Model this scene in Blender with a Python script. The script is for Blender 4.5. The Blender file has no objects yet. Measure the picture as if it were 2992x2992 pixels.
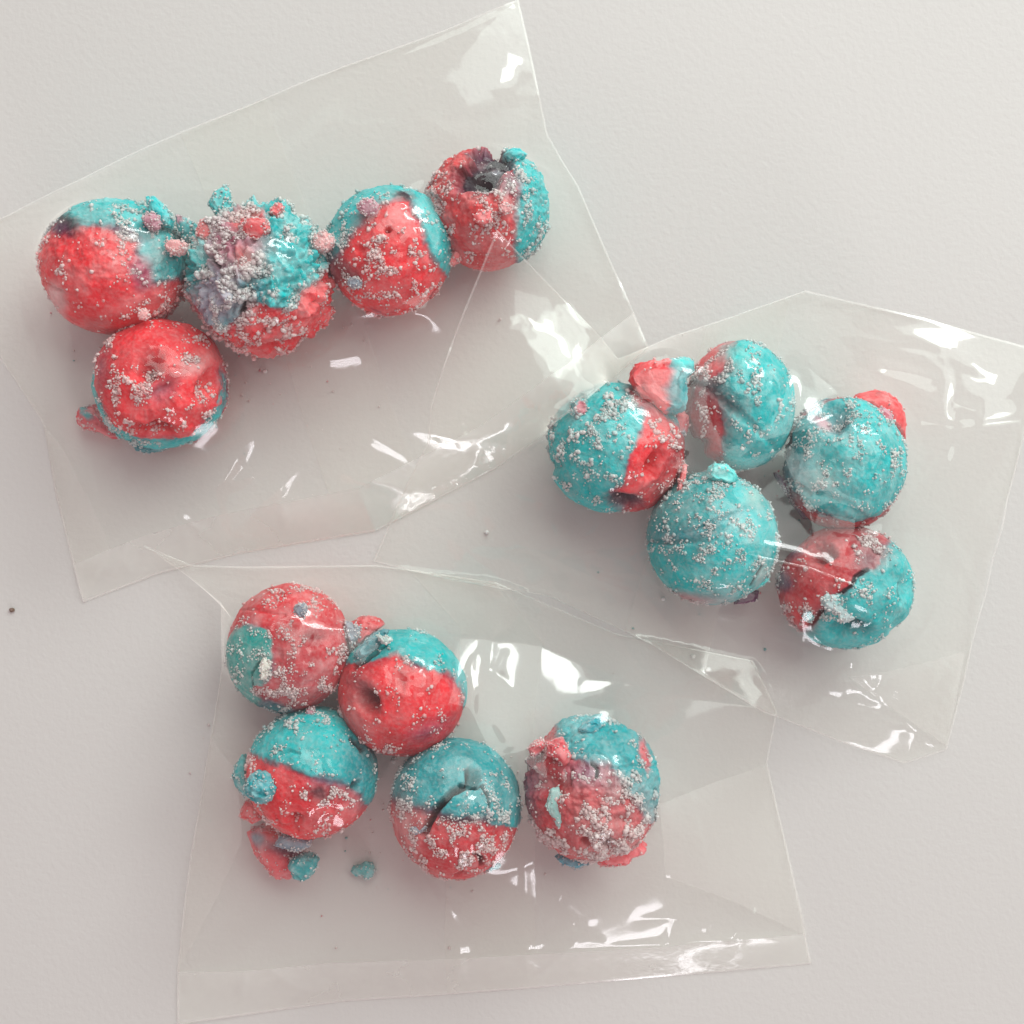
import bpy, bmesh, math, random
import numpy as np
from mathutils import Vector
from mathutils.geometry import delaunay_2d_cdt

# ------------------------------------------------------------------ camera, light, exposure
# Layout is written in photo pixels (2992 px wide = 193 mm of table); PX turns them into metres.
PX = 6.45e-5
CX = CY = 1496.0
CAMH = 4200.0                       # camera height over the table, in the same pixels
scene = bpy.context.scene
col = scene.collection

cam_d = bpy.data.cameras.new('camera'); cam = bpy.data.objects.new('camera', cam_d); col.objects.link(cam)
cam.location = (0, 0, CAMH*PX); cam.rotation_euler = (0, 0, 0)
cam_d.sensor_width = 36.0; cam_d.lens = 36.0*CAMH/2992.0
cam_d.clip_start = 0.01; cam_d.clip_end = 20
scene.camera = cam

world = bpy.data.worlds.new('World'); scene.world = world; world.use_nodes = True
bg = world.node_tree.nodes['Background']
bg.inputs['Color'].default_value = (1.0, 0.75, 0.775, 1); bg.inputs['Strength'].default_value = 0.41

def area(name, loc, target, sx, sy, watts, rgb):
    d = bpy.data.lights.new(name, 'AREA'); d.shape = 'RECTANGLE'; d.size = sx; d.size_y = sy
    d.energy = watts; d.color = rgb
    o = bpy.data.objects.new(name, d); col.objects.link(o)
    o.location = loc
    o.rotation_euler = (Vector(target)-Vector(loc)).to_track_quat('-Z', 'Y').to_euler()
    return o
area('window_light', (0.36, 0.60, 0.64), (0.04, 0.04, 0), 1.25, 0.95, 8.8, (0.86, 1.0, 0.94))
area('room_lamp', (0.28, -0.92, 0.32), (0, 0, 0), 0.28, 0.15, 1.25, (0.97, 0.95, 1.0))
area('added_glint_light', (0.52, 0.74, 0.44), (0, 0, 0), 0.40, 0.15, 2.4, (0.96, 1.0, 0.99))  # added lamp without a known source, for bright glints on film folds

scene.view_settings.view_transform = 'Standard'; scene.view_settings.look = 'None'
scene.view_settings.exposure = 0.10; scene.view_settings.gamma = 1.0
scene.view_settings.use_curve_mapping = False
scene.render.engine = 'CYCLES'
cy = scene.cycles
cy.use_denoising = True; cy.transparent_max_bounces = 40; cy.max_bounces = 10
cy.caustics_reflective = False; cy.caustics_refractive = False; cy.sample_clamp_indirect = 4

# ------------------------------------------------------------------ helpers
random.seed(7); RNG = np.random.default_rng(11)
def lin(r, g, b):
    f = lambda c: (c/255/12.92) if c/255 <= 0.04045 else ((c/255+0.055)/1.055)**2.4
    return np.array([f(r), f(g), f(b)])
RED = lin(234, 44, 54); DRED = lin(178, 20, 32); PINK = lin(226, 110, 112); PALEPINK = lin(222, 160, 160)
TEAL = lin(0, 186, 188); DTEAL = lin(0, 128, 138); LTEAL = lin(60, 204, 202); GTEAL = lin(60, 156, 158)
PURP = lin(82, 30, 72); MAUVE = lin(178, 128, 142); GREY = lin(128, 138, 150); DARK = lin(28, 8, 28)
FROST = lin(248, 242, 240)

def at(x, y, z=0.0):
    """The point at height z (photo px) that the camera sees at photo pixel x, y; in photo px about the table centre."""
    f = (CAMH-z)/CAMH
    return np.array([(x-CX)*f, (CY-y)*f, z])

def _h(ix, iy, iz, seed):
    n = (ix.astype(np.int64)*374761393 + iy.astype(np.int64)*668265263 + iz.astype(np.int64)*2147483647 + seed*1274126177) & 0xffffffff
    n = ((n ^ (n >> 13))*1274126177) & 0xffffffff
    n = ((n ^ (n >> 16))*2246822519) & 0xffffffff
    return ((n ^ (n >> 15)) & 0xffffff)/float(0xffffff)*2-1
def noise(p, seed=0):
    i = np.floor(p).astype(np.int64); f = p-i; f = f*f*(3-2*f)
    out = 0
    for a in (0, 1):
        for b in (0, 1):
            for c in (0, 1):
                w = (f[:, 0] if a else 1-f[:, 0])*(f[:, 1] if b else 1-f[:, 1])*(f[:, 2] if c else 1-f[:, 2])
                out = out + w*_h(i[:, 0]+a, i[:, 1]+b, i[:, 2]+c, seed)
    return out
def fbm(p, oct=3, seed=0):
    s = 0; amp = 0.55
    for k in range(oct):
        s = s+amp*noise(p*(2.03**k)+k*17.3, seed+k); amp *= 0.5
    return s
def smooth(a, b, x):
    t = np.clip((x-a)/(b-a), 0, 1); return t*t*(3-2*t)

def seg_dist(X, Y, pts, closed=False):
    pts = [tuple(p) for p in pts]
    n = len(pts); best = np.full(X.shape, 1e9)
    for i in range(n if closed else n-1):
        x0, y0 = pts[i][:2]; x1, y1 = pts[(i+1) % n][:2]
        dx, dy = x1-x0, y1-y0; L = dx*dx+dy*dy+1e-9
        t = np.clip(((X-x0)*dx+(Y-y0)*dy)/L, 0, 1)
        best = np.minimum(best, (X-x0-t*dx)**2+(Y-y0-t*dy)**2)
    return np.sqrt(best)
def poly_sd(X, Y, pts):
    """Signed distance to a polygon, positive inside."""
    n = len(pts); inside = np.zeros(X.shape, bool)
    for i in range(n):
        x0, y0 = pts[i]; x1, y1 = pts[(i+1) % n]
        c = ((y0 > Y) != (y1 > Y))
        inside ^= c & (X < (x1-x0)*(Y-y0)/(y1-y0+1e-12)+x0)
    d = seg_dist(X, Y, pts, True)
    return np.where(inside, d, -d)

def mesh_from(name, co, faces, mat, parent=None, colors=None, smooth_shade=True):
    """co in photo px (N,3); faces (F,k) int array."""
    me = bpy.data.meshes.new(name)
    F, k = faces.shape
    me.vertices.add(len(co)); me.vertices.foreach_set('co', (np.asarray(co)*PX).astype(np.float32).ravel())
    me.loops.add(F*k); me.loops.foreach_set('vertex_index', faces.astype(np.int32).ravel())
    me.polygons.add(F); me.polygons.foreach_set('loop_start', np.arange(0, F*k, k, dtype=np.int32))
    me.polygons.foreach_set('loop_total', np.full(F, k, dtype=np.int32))
    me.polygons.foreach_set('use_smooth', np.full(F, smooth_shade, dtype=bool))
    if colors is not None:
        at_ = me.attributes.new('Col', 'FLOAT_COLOR', 'POINT')
        at_.data.foreach_set('color', np.concatenate([np.clip(colors, 0, 1), np.ones((len(co), 1))], 1).astype(np.float32).ravel())
    me.update(calc_edges=True)
    me.materials.append(mat)
    o = bpy.data.objects.new(name, me); col.objects.link(o)
    if parent is not None: o.parent = parent
    return o
def empty(name, p, label, cat, group=None):
    o = bpy.data.objects.new(name, None); col.objects.link(o)
    o.location = tuple(np.asarray(p)*PX); o.empty_display_size = 0.005
    o['label'] = label; o['category'] = cat
    if group: o['group'] = group
    return o
_ico = {}
def ico(sub):
    if sub not in _ico:
        bm = bmesh.new(); bmesh.ops.create_icosphere(bm, subdivisions=sub, radius=1)
        v = np.array([x.co[:] for x in bm.verts]); f = np.array([[q.index for q in x.verts] for x in bm.faces]); bm.free()
        v /= np.linalg.norm(v, axis=1)[:, None]
        _ico[sub] = (v, f)
    return _ico[sub]

# ------------------------------------------------------------------ materials
def new_mat(name):
    m = bpy.data.materials.new(name); m.use_nodes = True
    nt = m.node_tree; b = nt.nodes['Principled BSDF']
    return m, nt, b
def candy_material():
    m, nt, b = new_mat('sugared_candy')
    a = nt.nodes.new('ShaderNodeAttribute'); a.attribute_name = 'Col'
    tc = nt.nodes.new('ShaderNodeTexCoord')
    n1 = nt.nodes.new('ShaderNodeTexNoise'); n1.inputs['Scale'].default_value = 1500; n1.inputs['Detail'].default_value = 4
    n2 = nt.nodes.new('ShaderNodeTexNoise'); n2.inputs['Scale'].default_value = 420; n2.inputs['Detail'].default_value = 3
    for n in (n1, n2): nt.links.new(tc.outputs['Object'], n.inputs['Vector'])
    r = nt.nodes.new('ShaderNodeMapRange'); r.inputs['From Min'].default_value = 0.46; r.inputs['From Max'].default_value = 0.80
    r.inputs['To Max'].default_value = 0.24
    nt.links.new(n1.outputs['Fac'], r.inputs['Value'])
    bw = nt.nodes.new('ShaderNodeRGBToBW'); nt.links.new(a.outputs['Color'], bw.inputs['Color'])
    r3 = nt.nodes.new('ShaderNodeMapRange'); r3.inputs['From Min'].default_value = 0.02; r3.inputs['From Max'].default_value = 0.12
    r3.inputs['To Min'].default_value = 0.08; nt.links.new(bw.outputs['Val'], r3.inputs['Value'])
    mu = nt.nodes.new('ShaderNodeMath'); mu.operation = 'MULTIPLY'
    nt.links.new(r.outputs['Result'], mu.inputs[0]); nt.links.new(r3.outputs['Result'], mu.inputs[1])
    mx = nt.nodes.new('ShaderNodeMix'); mx.data_type = 'RGBA'
    nt.links.new(mu.outputs[0], mx.inputs['Factor']); nt.links.new(a.outputs['Color'], mx.inputs['A'])
    mx.inputs['B'].default_value = (*lin(226, 196, 194), 1)
    nt.links.new(mx.outputs['Result'], b.inputs['Base Color'])
    ad = nt.nodes.new('ShaderNodeMath'); ad.operation = 'ADD'
    nt.links.new(n1.outputs['Fac'], ad.inputs[0]); nt.links.new(n2.outputs['Fac'], ad.inputs[1])
    bp = nt.nodes.new('ShaderNodeBump'); bp.inputs['Strength'].default_value = 0.5; bp.inputs['Distance'].default_value = 0.0004
    nt.links.new(ad.outputs[0], bp.inputs['Height']); nt.links.new(bp.outputs['Normal'], b.inputs['Normal'])
    b.inputs['Roughness'].default_value = 0.5
    b.inputs['Specular IOR Level'].default_value = 0.35
    b.inputs['Subsurface Weight'].default_value = 0.3
    b.inputs['Subsurface Radius'].default_value = (1.0, 0.6, 0.6); b.inputs['Subsurface Scale'].default_value = 0.0009
    return m
def sugar_material():
    m, nt, b = new_mat('sugar_crystal')
    a = nt.nodes.new('ShaderNodeAttribute'); a.attribute_name = 'Col'
    nt.links.new(a.outputs['Color'], b.inputs['Base Color'])
    b.inputs['Roughness'].default_value = 0.33
    b.inputs['Subsurface Weight'].default_value = 0.0
    b.inputs['Subsurface Radius'].default_value = (1, 1, 1); b.inputs['Subsurface Scale'].default_value = 0.0008
    tp = nt.nodes.new('ShaderNodeBsdfTranslucent'); nt.links.new(a.outputs['Color'], tp.inputs['Color']); ms = nt.nodes.new('ShaderNodeMixShader'); ms.inputs['Fac'].default_value = 0.25
    nt.links.new(b.outputs[0], ms.inputs[1]); nt.links.new(tp.outputs[0], ms.inputs[2])
    nt.links.new(ms.outputs[0], nt.nodes['Material Output'].inputs['Surface'])
    return m
def film_material(name, haze, rough, crimp=0.0):
    m = bpy.data.materials.new(name); m.use_nodes = True
    nt = m.node_tree; nt.nodes.clear(); N = nt.nodes.new; L = nt.links.new
    out = N('ShaderNodeOutputMaterial')
    tr = N('ShaderNodeBsdfTransparent'); tr.inputs['Color'].default_value = (0.98, 0.982, 0.975, 1)
    df = N('ShaderNodeBsdfDiffuse'); df.inputs['Color'].default_value = (0.93, 0.93, 0.91, 1)
    gl = N('ShaderNodeBsdfGlossy'); gl.inputs['Roughness'].default_value = rough; gl.inputs['Color'].default_value = (1, 1, 1, 1)
    tc = N('ShaderNodeTexCoord')
    nz = N('ShaderNodeTexNoise'); nz.inputs['Scale'].default_value = 55; nz.inputs['Detail'].default_value = 5
    L(tc.outputs['Object'], nz.inputs['Vector'])
    bp = N('ShaderNodeBump'); bp.inputs['Strength'].default_value = 0.25; bp.inputs['Distance'].default_value = 0.0006
    if crimp:
        nz2 = N('ShaderNodeTexNoise'); nz2.inputs['Scale'].default_value = 900
        L(tc.outputs['Object'], nz2.inputs['Vector'])
        L(nz2.outputs['Fac'], bp.inputs['Height'])
    else:
        L(nz.outputs['Fac'], bp.inputs['Height'])
    L(bp.outputs['Normal'], gl.inputs['Normal'])
    ge = N('ShaderNodeNewGeometry')
    dt = N('ShaderNodeVectorMath'); dt.operation = 'DOT_PRODUCT'
    L(ge.outputs['Incoming'], dt.inputs[0]); L(ge.outputs['Normal'], dt.inputs[1])
    ab = N('ShaderNodeMath'); ab.operation = 'ABSOLUTE'; L(dt.outputs['Value'], ab.inputs[0])
    om = N('ShaderNodeMath'); om.operation = 'SUBTRACT'; om.inputs[0].default_value = 1; L(ab.outputs[0], om.inputs[1])
    pw = N('ShaderNodeMath'); pw.operation = 'POWER'; L(om.outputs[0], pw.inputs[0]); pw.inputs[1].default_value = 5
    fr = N('ShaderNodeMath'); fr.operation = 'MULTIPLY_ADD'; L(pw.outputs[0], fr.inputs[0]); fr.inputs[1].default_value = 0.30; fr.inputs[2].default_value = 0.045
    hz = N('ShaderNodeMapRange'); hz.inputs['To Min'].default_value = haze*0.5; hz.inputs['To Max'].default_value = haze*1.5
    L(nz.outputs['Fac'], hz.inputs['Value'])
    tl = N('ShaderNodeBsdfTranslucent'); tl.inputs['Color'].default_value = (0.9, 0.9, 0.88, 1)
    m0 = N('ShaderNodeMixShader'); m0.inputs['Fac'].default_value = 0.2; L(df.outputs[0], m0.inputs[1]); L(tl.outputs[0], m0.inputs[2])
    a0 = N('ShaderNodeMixShader'); a0.inputs['Fac'].default_value = 0; L(hz.outputs['Result'], a0.inputs['Fac']); L(tr.outputs[0], a0.inputs[1]); L(m0.outputs[0], a0.inputs[2])
    bk = N('ShaderNodeBsdfTransparent'); bk.inputs['Color'].default_value = (0, 0, 0, 1)
    g1 = N('ShaderNodeMixShader'); L(fr.outputs[0], g1.inputs['Fac']); L(bk.outputs[0], g1.inputs[1]); L(gl.outputs[0], g1.inputs[2])
    m2 = N('ShaderNodeAddShader'); L(a0.outputs[0], m2.inputs[0]); L(g1.outputs[0], m2.inputs[1])
    L(m2.outputs[0], out.inputs['Surface'])
    return m
def table_material():
    m, nt, b = new_mat('white_laminate'); L = nt.links.new
    tc = nt.nodes.new('ShaderNodeTexCoord')
    n1 = nt.nodes.new('ShaderNodeTexNoise'); n1.inputs['Scale'].default_value = 900; n1.inputs['Detail'].default_value = 3
    n2 = nt.nodes.new('ShaderNodeTexNoise'); n2.inputs['Scale'].default_value = 12; n2.inputs['Detail'].default_value = 4
    for n in (n1, n2): L(tc.outputs['Object'], n.inputs['Vector'])
    cr = nt.nodes.new('ShaderNodeMix'); cr.data_type = 'RGBA'
    cr.inputs['A'].default_value = (0.645, 0.632, 0.612, 1); cr.inputs['B'].default_value = (0.685, 0.675, 0.655, 1)
    L(n2.outputs['Fac'], cr.inputs['Factor']); L(cr.outputs['Result'], b.inputs['Base Color'])
    bp = nt.nodes.new('ShaderNodeBump'); bp.inputs['Strength'].default_value = 0.28; bp.inputs['Distance'].default_value = 0.00025
    L(n1.outputs['Fac'], bp.inputs['Height']); L(bp.outputs['Normal'], b.inputs['Normal'])
    b.inputs['Roughness'].default_value = 0.55; b.inputs['Specular IOR Level'].default_value = 0.3
    return m
M_CANDY = candy_material(); M_SUGAR = sugar_material(); M_TABLE = table_material()
M_FILM = film_material('clear_cellophane', 0.014, 0.09)
M_SEAL = film_material('heat_sealed_cellophane', 0.30, 0.22, 1.0)
M_EDGE = film_material('cellophane_cut_edge', 0.20, 0.10)
M_SEAM = film_material('overlapped_cellophane', 0.13, 0.10)

# ------------------------------------------------------------------ table
bm = bmesh.new(); bmesh.ops.create_grid(bm, x_segments=4, y_segments=4, size=1.0)
me = bpy.data.meshes.new('table_top'); bm.to_mesh(me); bm.free(); me.materials.append(M_TABLE)
tbl = bpy.data.objects.new('table_top', me); col.objects.link(tbl); tbl['kind'] = 'structure'

# ------------------------------------------------------------------ candy
SOLIDS = []        # (x, y, z, rx, ry, rz) of all that the films lie over
IV, IF = ico(1); IV = IV*0.92

def sugar(name, co, nrm, cols, dens, count, parent, smin, smax, pile, seed):
    """Sugar crystals on a surface: co, nrm, cols per vertex; dens weights them."""
    r = np.random.default_rng(seed)
    count = int(count*1.65); p = dens/dens.sum(); idx = r.choice(len(co), count, p=p)
    s = np.where(r.random(count) < 0.6, r.uniform(2.0, 4.2, count), smin*(smax*0.74/smin)**(r.random(count)**1.8))
    off = s*r.uniform(-0.25, 0.45, count)+pile*dens[idx]/dens.max()*r.random(count)**2
    c = co[idx]+nrm[idx]*off[:, None]+r.normal(0, 2.0, (count, 3))
    sc = s[:, None]*r.uniform(0.72, 1.25, (count, 3))
    q = r.normal(0, 1, (count, 4)); q /= np.linalg.norm(q, axis=1)[:, None]
    w, x, y, z = q.T
    R = np.stack([1-2*(y*y+z*z), 2*(x*y-z*w), 2*(x*z+y*w), 2*(x*y+z*w), 1-2*(x*x+z*z), 2*(y*z-x*w),
                  2*(x*z-y*w), 2*(y*z+x*w), 1-2*(x*x+y*y)], 1).reshape(-1, 3, 3)
    base = IV[None]*(1+r.uniform(-0.42, 0.30, (count, len(IV), 1)))*sc[:, None, :]
    v = np.einsum('nij,nkj->nki', R, base)+c[:, None, :]
    f = (IF[None]+(np.arange(count)*len(IV))[:, None, None]).reshape(-1, 3)
    t = 0.44+0.50*r.random(count)+0.06*(r.random(count) < 0.12)
    cc = cols[idx]*(1-t[:, None])+FROST*t[:, None]
    o = mesh_from(name, v.reshape(-1, 3), f, M_SUGAR, parent, np.repeat(cc, len(IV), 0))
    o['kind'] = 'stuff'
    return o

def normals_of(co, f):
    n = np.zeros_like(co); a, b, c = co[f[:, 0]], co[f[:, 1]], co[f[:, 2]]
    fn = np.cross(b-a, c-a)
    for k in range(3):
        for j in range(3): n[:, j] += np.bincount(f[:, k], fn[:, j], len(co))
    return n/(np.linalg.norm(n, axis=1)[:, None]+1e-12)

def paint(X, Y, d3, base, ops, seed, R):
    """Colour, radial offset (fraction) and sugar density of points whose photo pixel is X, Y."""
    n = len(X); c = np.tile(base, (n, 1)).astype(float); disp = np.zeros(n); den = np.zeros(n)
    wx = fbm(d3*3.2, 3, seed+50)*13+fbm(d3*15, 2, seed+70)*8; wy = fbm(d3*3.2, 3, seed+60)*13+fbm(d3*15, 2, seed+80)*8
    U, V = X+wx, Y+wy
    def ell(cx_, cy_, rx, ry, rot, A, B):
        a = math.radians(rot); dx, dy = A-cx_, B-cy_
        return np.sqrt(((dx*math.cos(a)+dy*math.sin(a))/rx)**2+((-dx*math.sin(a)+dy*math.cos(a))/ry)**2)
    for op in ops:
        k = op[0]
        if k in 'PE':
            if k == 'P': _, pts, cc, rs, sf = op; sd = poly_sd(U, V, pts)
            else:
                _, cx_, cy_, rx, ry, rot, cc, rs, sf = op; sd = (1-ell(cx_, cy_, rx, ry, rot, U, V))*min(rx, ry)
            sv = sf*(1+(5 if k == 'P' else 0)*np.clip(fbm(d3*2.6, 2, seed+15)+0.05, 0, 1)); m = smooth(-1, 1, sd/sv)
            if rs > 0 or k == 'P':
                e = np.exp(-(sd/11.0)**2)*np.clip(0.32+0.8*fbm(d3*4, 2, seed+5), 0, 0.85)
                c = c*(1-m[:, None])+cc*m[:, None]
                c = c*(1-e[:, None])+PURP*e[:, None]
            else:
                c = c*(1-m[:, None])+cc*m[:, None]
            disp += rs*smooth(-4, 5, sd)
        elif k == 'D':
            _, cx_, cy_, rx, ry, rot, dep = op
            q = ell(cx_, cy_, rx, ry, rot, X+wx*0.6, Y+wy*0.6)
            disp -= (3.6 if dep > 0.045 else 2.2 if dep > 0 else 1.5)*dep*np.exp(-q**3.2)
        elif k == 'K':
            _, pts, w, dep = op
            q = seg_dist(X+wx*0.45, Y+wy*0.45, pts)/w
            m = np.exp(-q**4); disp -= 1.6*dep*m; mk = (np.clip(m*1.3, 0, 0.9)*(dep > 0.055))[:, None]; c = c*(1-mk)+DARK*mk  # deeper cracks get their inner shade painted in as DARK
        elif k == 'S':
            _, cx_, cy_, rx, ry, dd = op
            den += dd*np.exp(-ell(cx_, cy_, rx, ry, 0, U, V)**2)
    return c, disp, den

def make_ball(label, zo, cx_, cy_, rx, ry, base, ops, seed, lump=0.035, rough=0.008, grains=900, gmin=3.0, gmax=11, frost=0.28, pile=6, crag=0.0, group=None, bag=None):
    """One ball; its centre, radii and marks are in the pixels of an enlargement with origin zo[0:2] and scale zo[2]."""
    ox, oy, k = zo
    T = lambda p: (ox+p[0]*k, oy+p[1]*k)
    def conv(op):
        if op[0] == 'P': return ('P', [T(p) for p in op[1]], op[2], op[3], op[4])
        if op[0] == 'E': return ('E', *T(op[1:3]), op[3]*k, op[4]*k, op[5], op[6], op[7], op[8])
        if op[0] == 'D': return ('D', *T(op[1:3]), op[3]*k, op[4]*k, op[5], op[6])
        if op[0] == 'K': return ('K', [T(p) for p in op[1]], op[2]*k, op[3])
        if op[0] == 'S': return ('S', *T(op[1:3]), op[3]*k, op[4]*k, op[5])
    px, py = T((cx_, cy_)); RX, RY = rx*k, ry*k
    Rm = (RX+RY)/2; zc = Rm*0.94
    f = (CAMH-zc)/CAMH
    d, F = ico(7)
    X = px+RX*d[:, 0]; Y = py-RY*d[:, 1]
    c, disp, den = paint(X, Y, d, base, [conv(o) for o in ops], seed, Rm)
    disp = disp+lump*1.25*fbm(d*1.7, 2, seed)+lump*0.75*fbm(d*4.5, 3, seed+3)+rough*1.2*fbm(d*13, 3, seed+9)
    disp = disp+crag*(np.abs(fbm(d*7.5, 3, seed+12))*1.6-0.25)*smooth(-0.5, 0.2, d[:, 1]+0.5*d[:, 2])
    fr = np.clip(0.14+1.0*fbm(d*4.5, 3, seed+21), 0, 1)*frost*1.7+np.clip(fbm(d*28, 2, seed+31), 0, 1)*frost*1.1
    dn = np.clip(0.22+fbm(d*3.3, 3, seed+90)*1.0, 0.015, 1.2)+den
    dn = dn*smooth(-0.75, -0.2, d[:, 2])*np.clip(0.15+2.6*fbm(d*6.5, 3, seed+95), 0.03, 2)**1.7
    dn = dn*(0.12+0.88*smooth(0.03, 0.12, c.mean(1)))
    fr = np.clip(fr+0.13*np.clip(dn, 0, 3.2)*grains/1500, 0, 0.78)
    fr = fr*0.72*(0.3+0.7*smooth(0.02, 0.12, c.mean(1)))
    c = c*(1-fr[:, None])+(FROST*0.6+c*0.4)*fr[:, None]
    hv = np.clip(fbm(d*3.7, 3, seed+43), 0, 1)*0.5*smooth(0.02, 0.12, c.mean(1)); c = c*(1-hv[:, None])+c**1.5*hv[:, None]
    c *= (1+0.28*fbm(d*6, 3, seed+41))[:, None]
    co = d*np.array([RX*f, RY*f, Rm*0.94*f])*(1+disp)[:, None]
    root = empty('candy_ball', at(px, py, zc)-np.array([0, 0, zc]), label, 'candy', group)
    o = mesh_from('candy_body', co+np.array([0, 0, zc]), F, M_CANDY, root, c)
    nr = normals_of(co, F)
    sugar('sugar_coating', co+np.array([0, 0, zc]), nr, c, dn, grains, root, gmin, gmax, pile, seed+5)
    p = at(px, py, zc)
    SOLIDS.append((p[0], p[1], zc, RX*f, RY*f, zc, bag))
    root['_z'] = 0.0; del root['_z']
    return root

def star_radius(pts, cx_, cy_, ang):
    """Distance from the centre to the outline at each angle (outline star-shaped about the centre)."""
    out = np.full(ang.shape, 1e9)
    dx, dy = np.cos(ang), np.sin(ang); n = len(pts)
    for i in range(n):
        x0, y0 = pts[i][0]-cx_, pts[i][1]-cy_; x1, y1 = pts[(i+1) % n][0]-cx_, pts[(i+1) % n][1]-cy_
        ex, ey = x1-x0, y1-y0; den = dx*ey-dy*ex
        den = np.where(np.abs(den) < 1e-9, 1e-9, den)
        t = (x0*ey-y0*ex)/den; s = (x0*dy-y0*dx)/den
        ok = (t > 0) & (s >= -1e-6) & (s <= 1+1e-6)
        out = np.where(ok & (t < out), t, out)
    return np.where(out > 1e8, 10, out)
def make_piece(name, zo, pts, z0, hh, base, ops, seed, parent=None, label=None, cat=None, group=None, rough=0.20, grains=60, gmax=8, boxy=0.5, tilt=0, solid=False, bag=None):
    """A lump, flake or chunk whose outline (pixels of an enlargement) is seen from above, at heights z0 to z0+2*hh."""
    ox, oy, k = zo
    T = lambda p: (ox+p[0]*k, oy+p[1]*k)
    P = [T(p) for p in pts]; cx_ = sum(p[0] for p in P)/len(P); cy_ = sum(p[1] for p in P)/len(P)
    d, F = ico(5)
    ang = np.arctan2(-d[:, 1], d[:, 0]); ce = np.sqrt(d[:, 0]**2+d[:, 1]**2)
    R = star_radius(P, cx_, cy_, ang)
    rr = R*ce**boxy*(1+rough*fbm(d*3.5, 3, seed))
    X = cx_+np.cos(ang)*rr; Y = cy_+np.sin(ang)*rr
    conv = []
    for op in ops:
        if op[0] == 'P': conv.append(('P', [T(p) for p in op[1]], op[2], op[3], op[4]))
        if op[0] == 'E': conv.append(('E', *T(op[1:3]), op[3]*k, op[4]*k, op[5], op[6], op[7], op[8]))
    c, disp, den = paint(X, Y, d, base, conv, seed, 50)
    fr = np.clip(0.2+0.8*fbm(d*3, 3, seed+21), 0, 0.55)*0.6
    c = c*(1-fr[:, None])+(FROST*0.6+c*0.4)*fr[:, None]; c = np.clip(c*1.15+0.02, 0, 0.9)
    zc = z0+hh; f = (CAMH-zc)/CAMH
    z = hh*np.sign(d[:, 2])*np.abs(d[:, 2])**0.7*(1+0.25*fbm(d*3, 2, seed+2))+(X-cx_)*math.tan(math.radians(tilt))
    co = np.stack([(X-cx_)*f, -(Y-cy_)*f, z], 1)*(1+0.07*fbm(d*9, 3, seed+4))[:, None]
    w = at(cx_, cy_, zc)
    if parent is None:
        root = empty(name, (w[0], w[1], z0), label, cat or 'candy crumb', group)
        o = mesh_from('crumb_body', co+np.array([0, 0, hh]), F, M_CANDY, root, c)
        par, shift = root, np.array([0, 0, hh])
    else:
        loc = np.array(parent.location)/PX
        shift = w-loc
        o = mesh_from(name, co+shift, F, M_CANDY, parent, c); par = o; root = o
    if grains:
        nr = normals_of(co, F)
        dn = np.clip(0.3+fbm(d*3, 2, seed+8), 0.03, 1)*smooth(-0.5, 0.1, d[:, 2])
        sugar('sugar_coating', co+shift, nr, c, dn, max(8, int(grains*0.75)), par, 3.0, gmax*0.9, 2, seed+6)
    if solid: SOLIDS.append((w[0], w[1], zc, max(30, np.ptp(X)/2), max(30, np.ptp(Y)/2), hh, bag))
    return root
def ring(cx_, cy_, rx, ry, rot=0, n=14, jag=0.12, seed=1):
    r = random.Random(seed*131+7); a0 = math.radians(rot); out = []
    for i in range(n):
        a = 2*math.pi*i/n; q = 1+r.uniform(-jag, jag)
        x, y = rx*q*math.cos(a), ry*q*math.sin(a)
        out.append((cx_+x*math.cos(a0)-y*math.sin(a0), cy_+x*math.sin(a0)+y*math.cos(a0)))
    return out

GA, GB, GC = 'candy balls in the top left bag', 'candy balls in the right bag', 'candy balls in the bottom bag'
K6, K5 = 600/1932, 500/1932
Z1 = (100, 520, K6); Z2 = (520, 520, K6); Z3 = (920, 400, 740/1932); Z4 = (180, 880, K6)
Z5 = (1560, 960, K6); Z6 = (1960, 960, 700/1932); Z7 = (1860, 1320, K5); Z8 = (2220, 1480, K5)
Z9 = (640, 1660, K5); Z10 = (960, 1780, K5); Z11 = (660, 2040, 500/1725); Z12 = (1100, 2100, 460/1777); Z13 = (1480, 2060, K5)

# --- top left bag
b = make_ball('large pale red ball with frosted teal cap and dark smear', Z1, 760, 850, 680, 630, RED,
    [('P', [(60,720),(120,660),(300,470),(520,560),(700,565),(930,590),(1120,680),(1100,800),(1180,900),(1240,1020),(1420,980),(1600,700),(1500,350),(1100,100),(600,100),(150,300)], TEAL, 0.012, 4),
     ('E', 430,510,190,95,25,DARK,0,22), ('E', 380,560,110,60,20,PURP,0,18), ('E', 1260,850,120,180,10,GTEAL,0,25), ('E', 1130,980,90,130,0,lin(170,70,100),0,20),
     ('E', 1000,600,150,40,20,PURP,0,12),
     ('E', 290,1200,120,150,20,PALEPINK,0,20), ('D', 300,1090,150,22,28,0.02), ('S', 1250,450,330,200,1.5), ('S', 1250,1150,150,150,1.8), ('S', 300,600,200,120,.8)],
    101, crag=0.04, grains=1300, frost=0.36, group=GA, bag='A')
make_piece('candy_flake', Z1, [(1060,190),(1150,185),(1230,260),(1310,390),(1290,470),(1180,440),(1090,330)], 250, 32, TEAL, [], 3, b, grains=70)
make_piece('candy_lump', Z1, ring(1110,410,90,70,30,seed=2), 300, 24, MAUVE, [], 4, b, grains=60)
make_piece('candy_lump', Z1, ring(1345,655,100,70,10,seed=3), 280, 26, PALEPINK, [], 5, b, grains=70)
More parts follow.
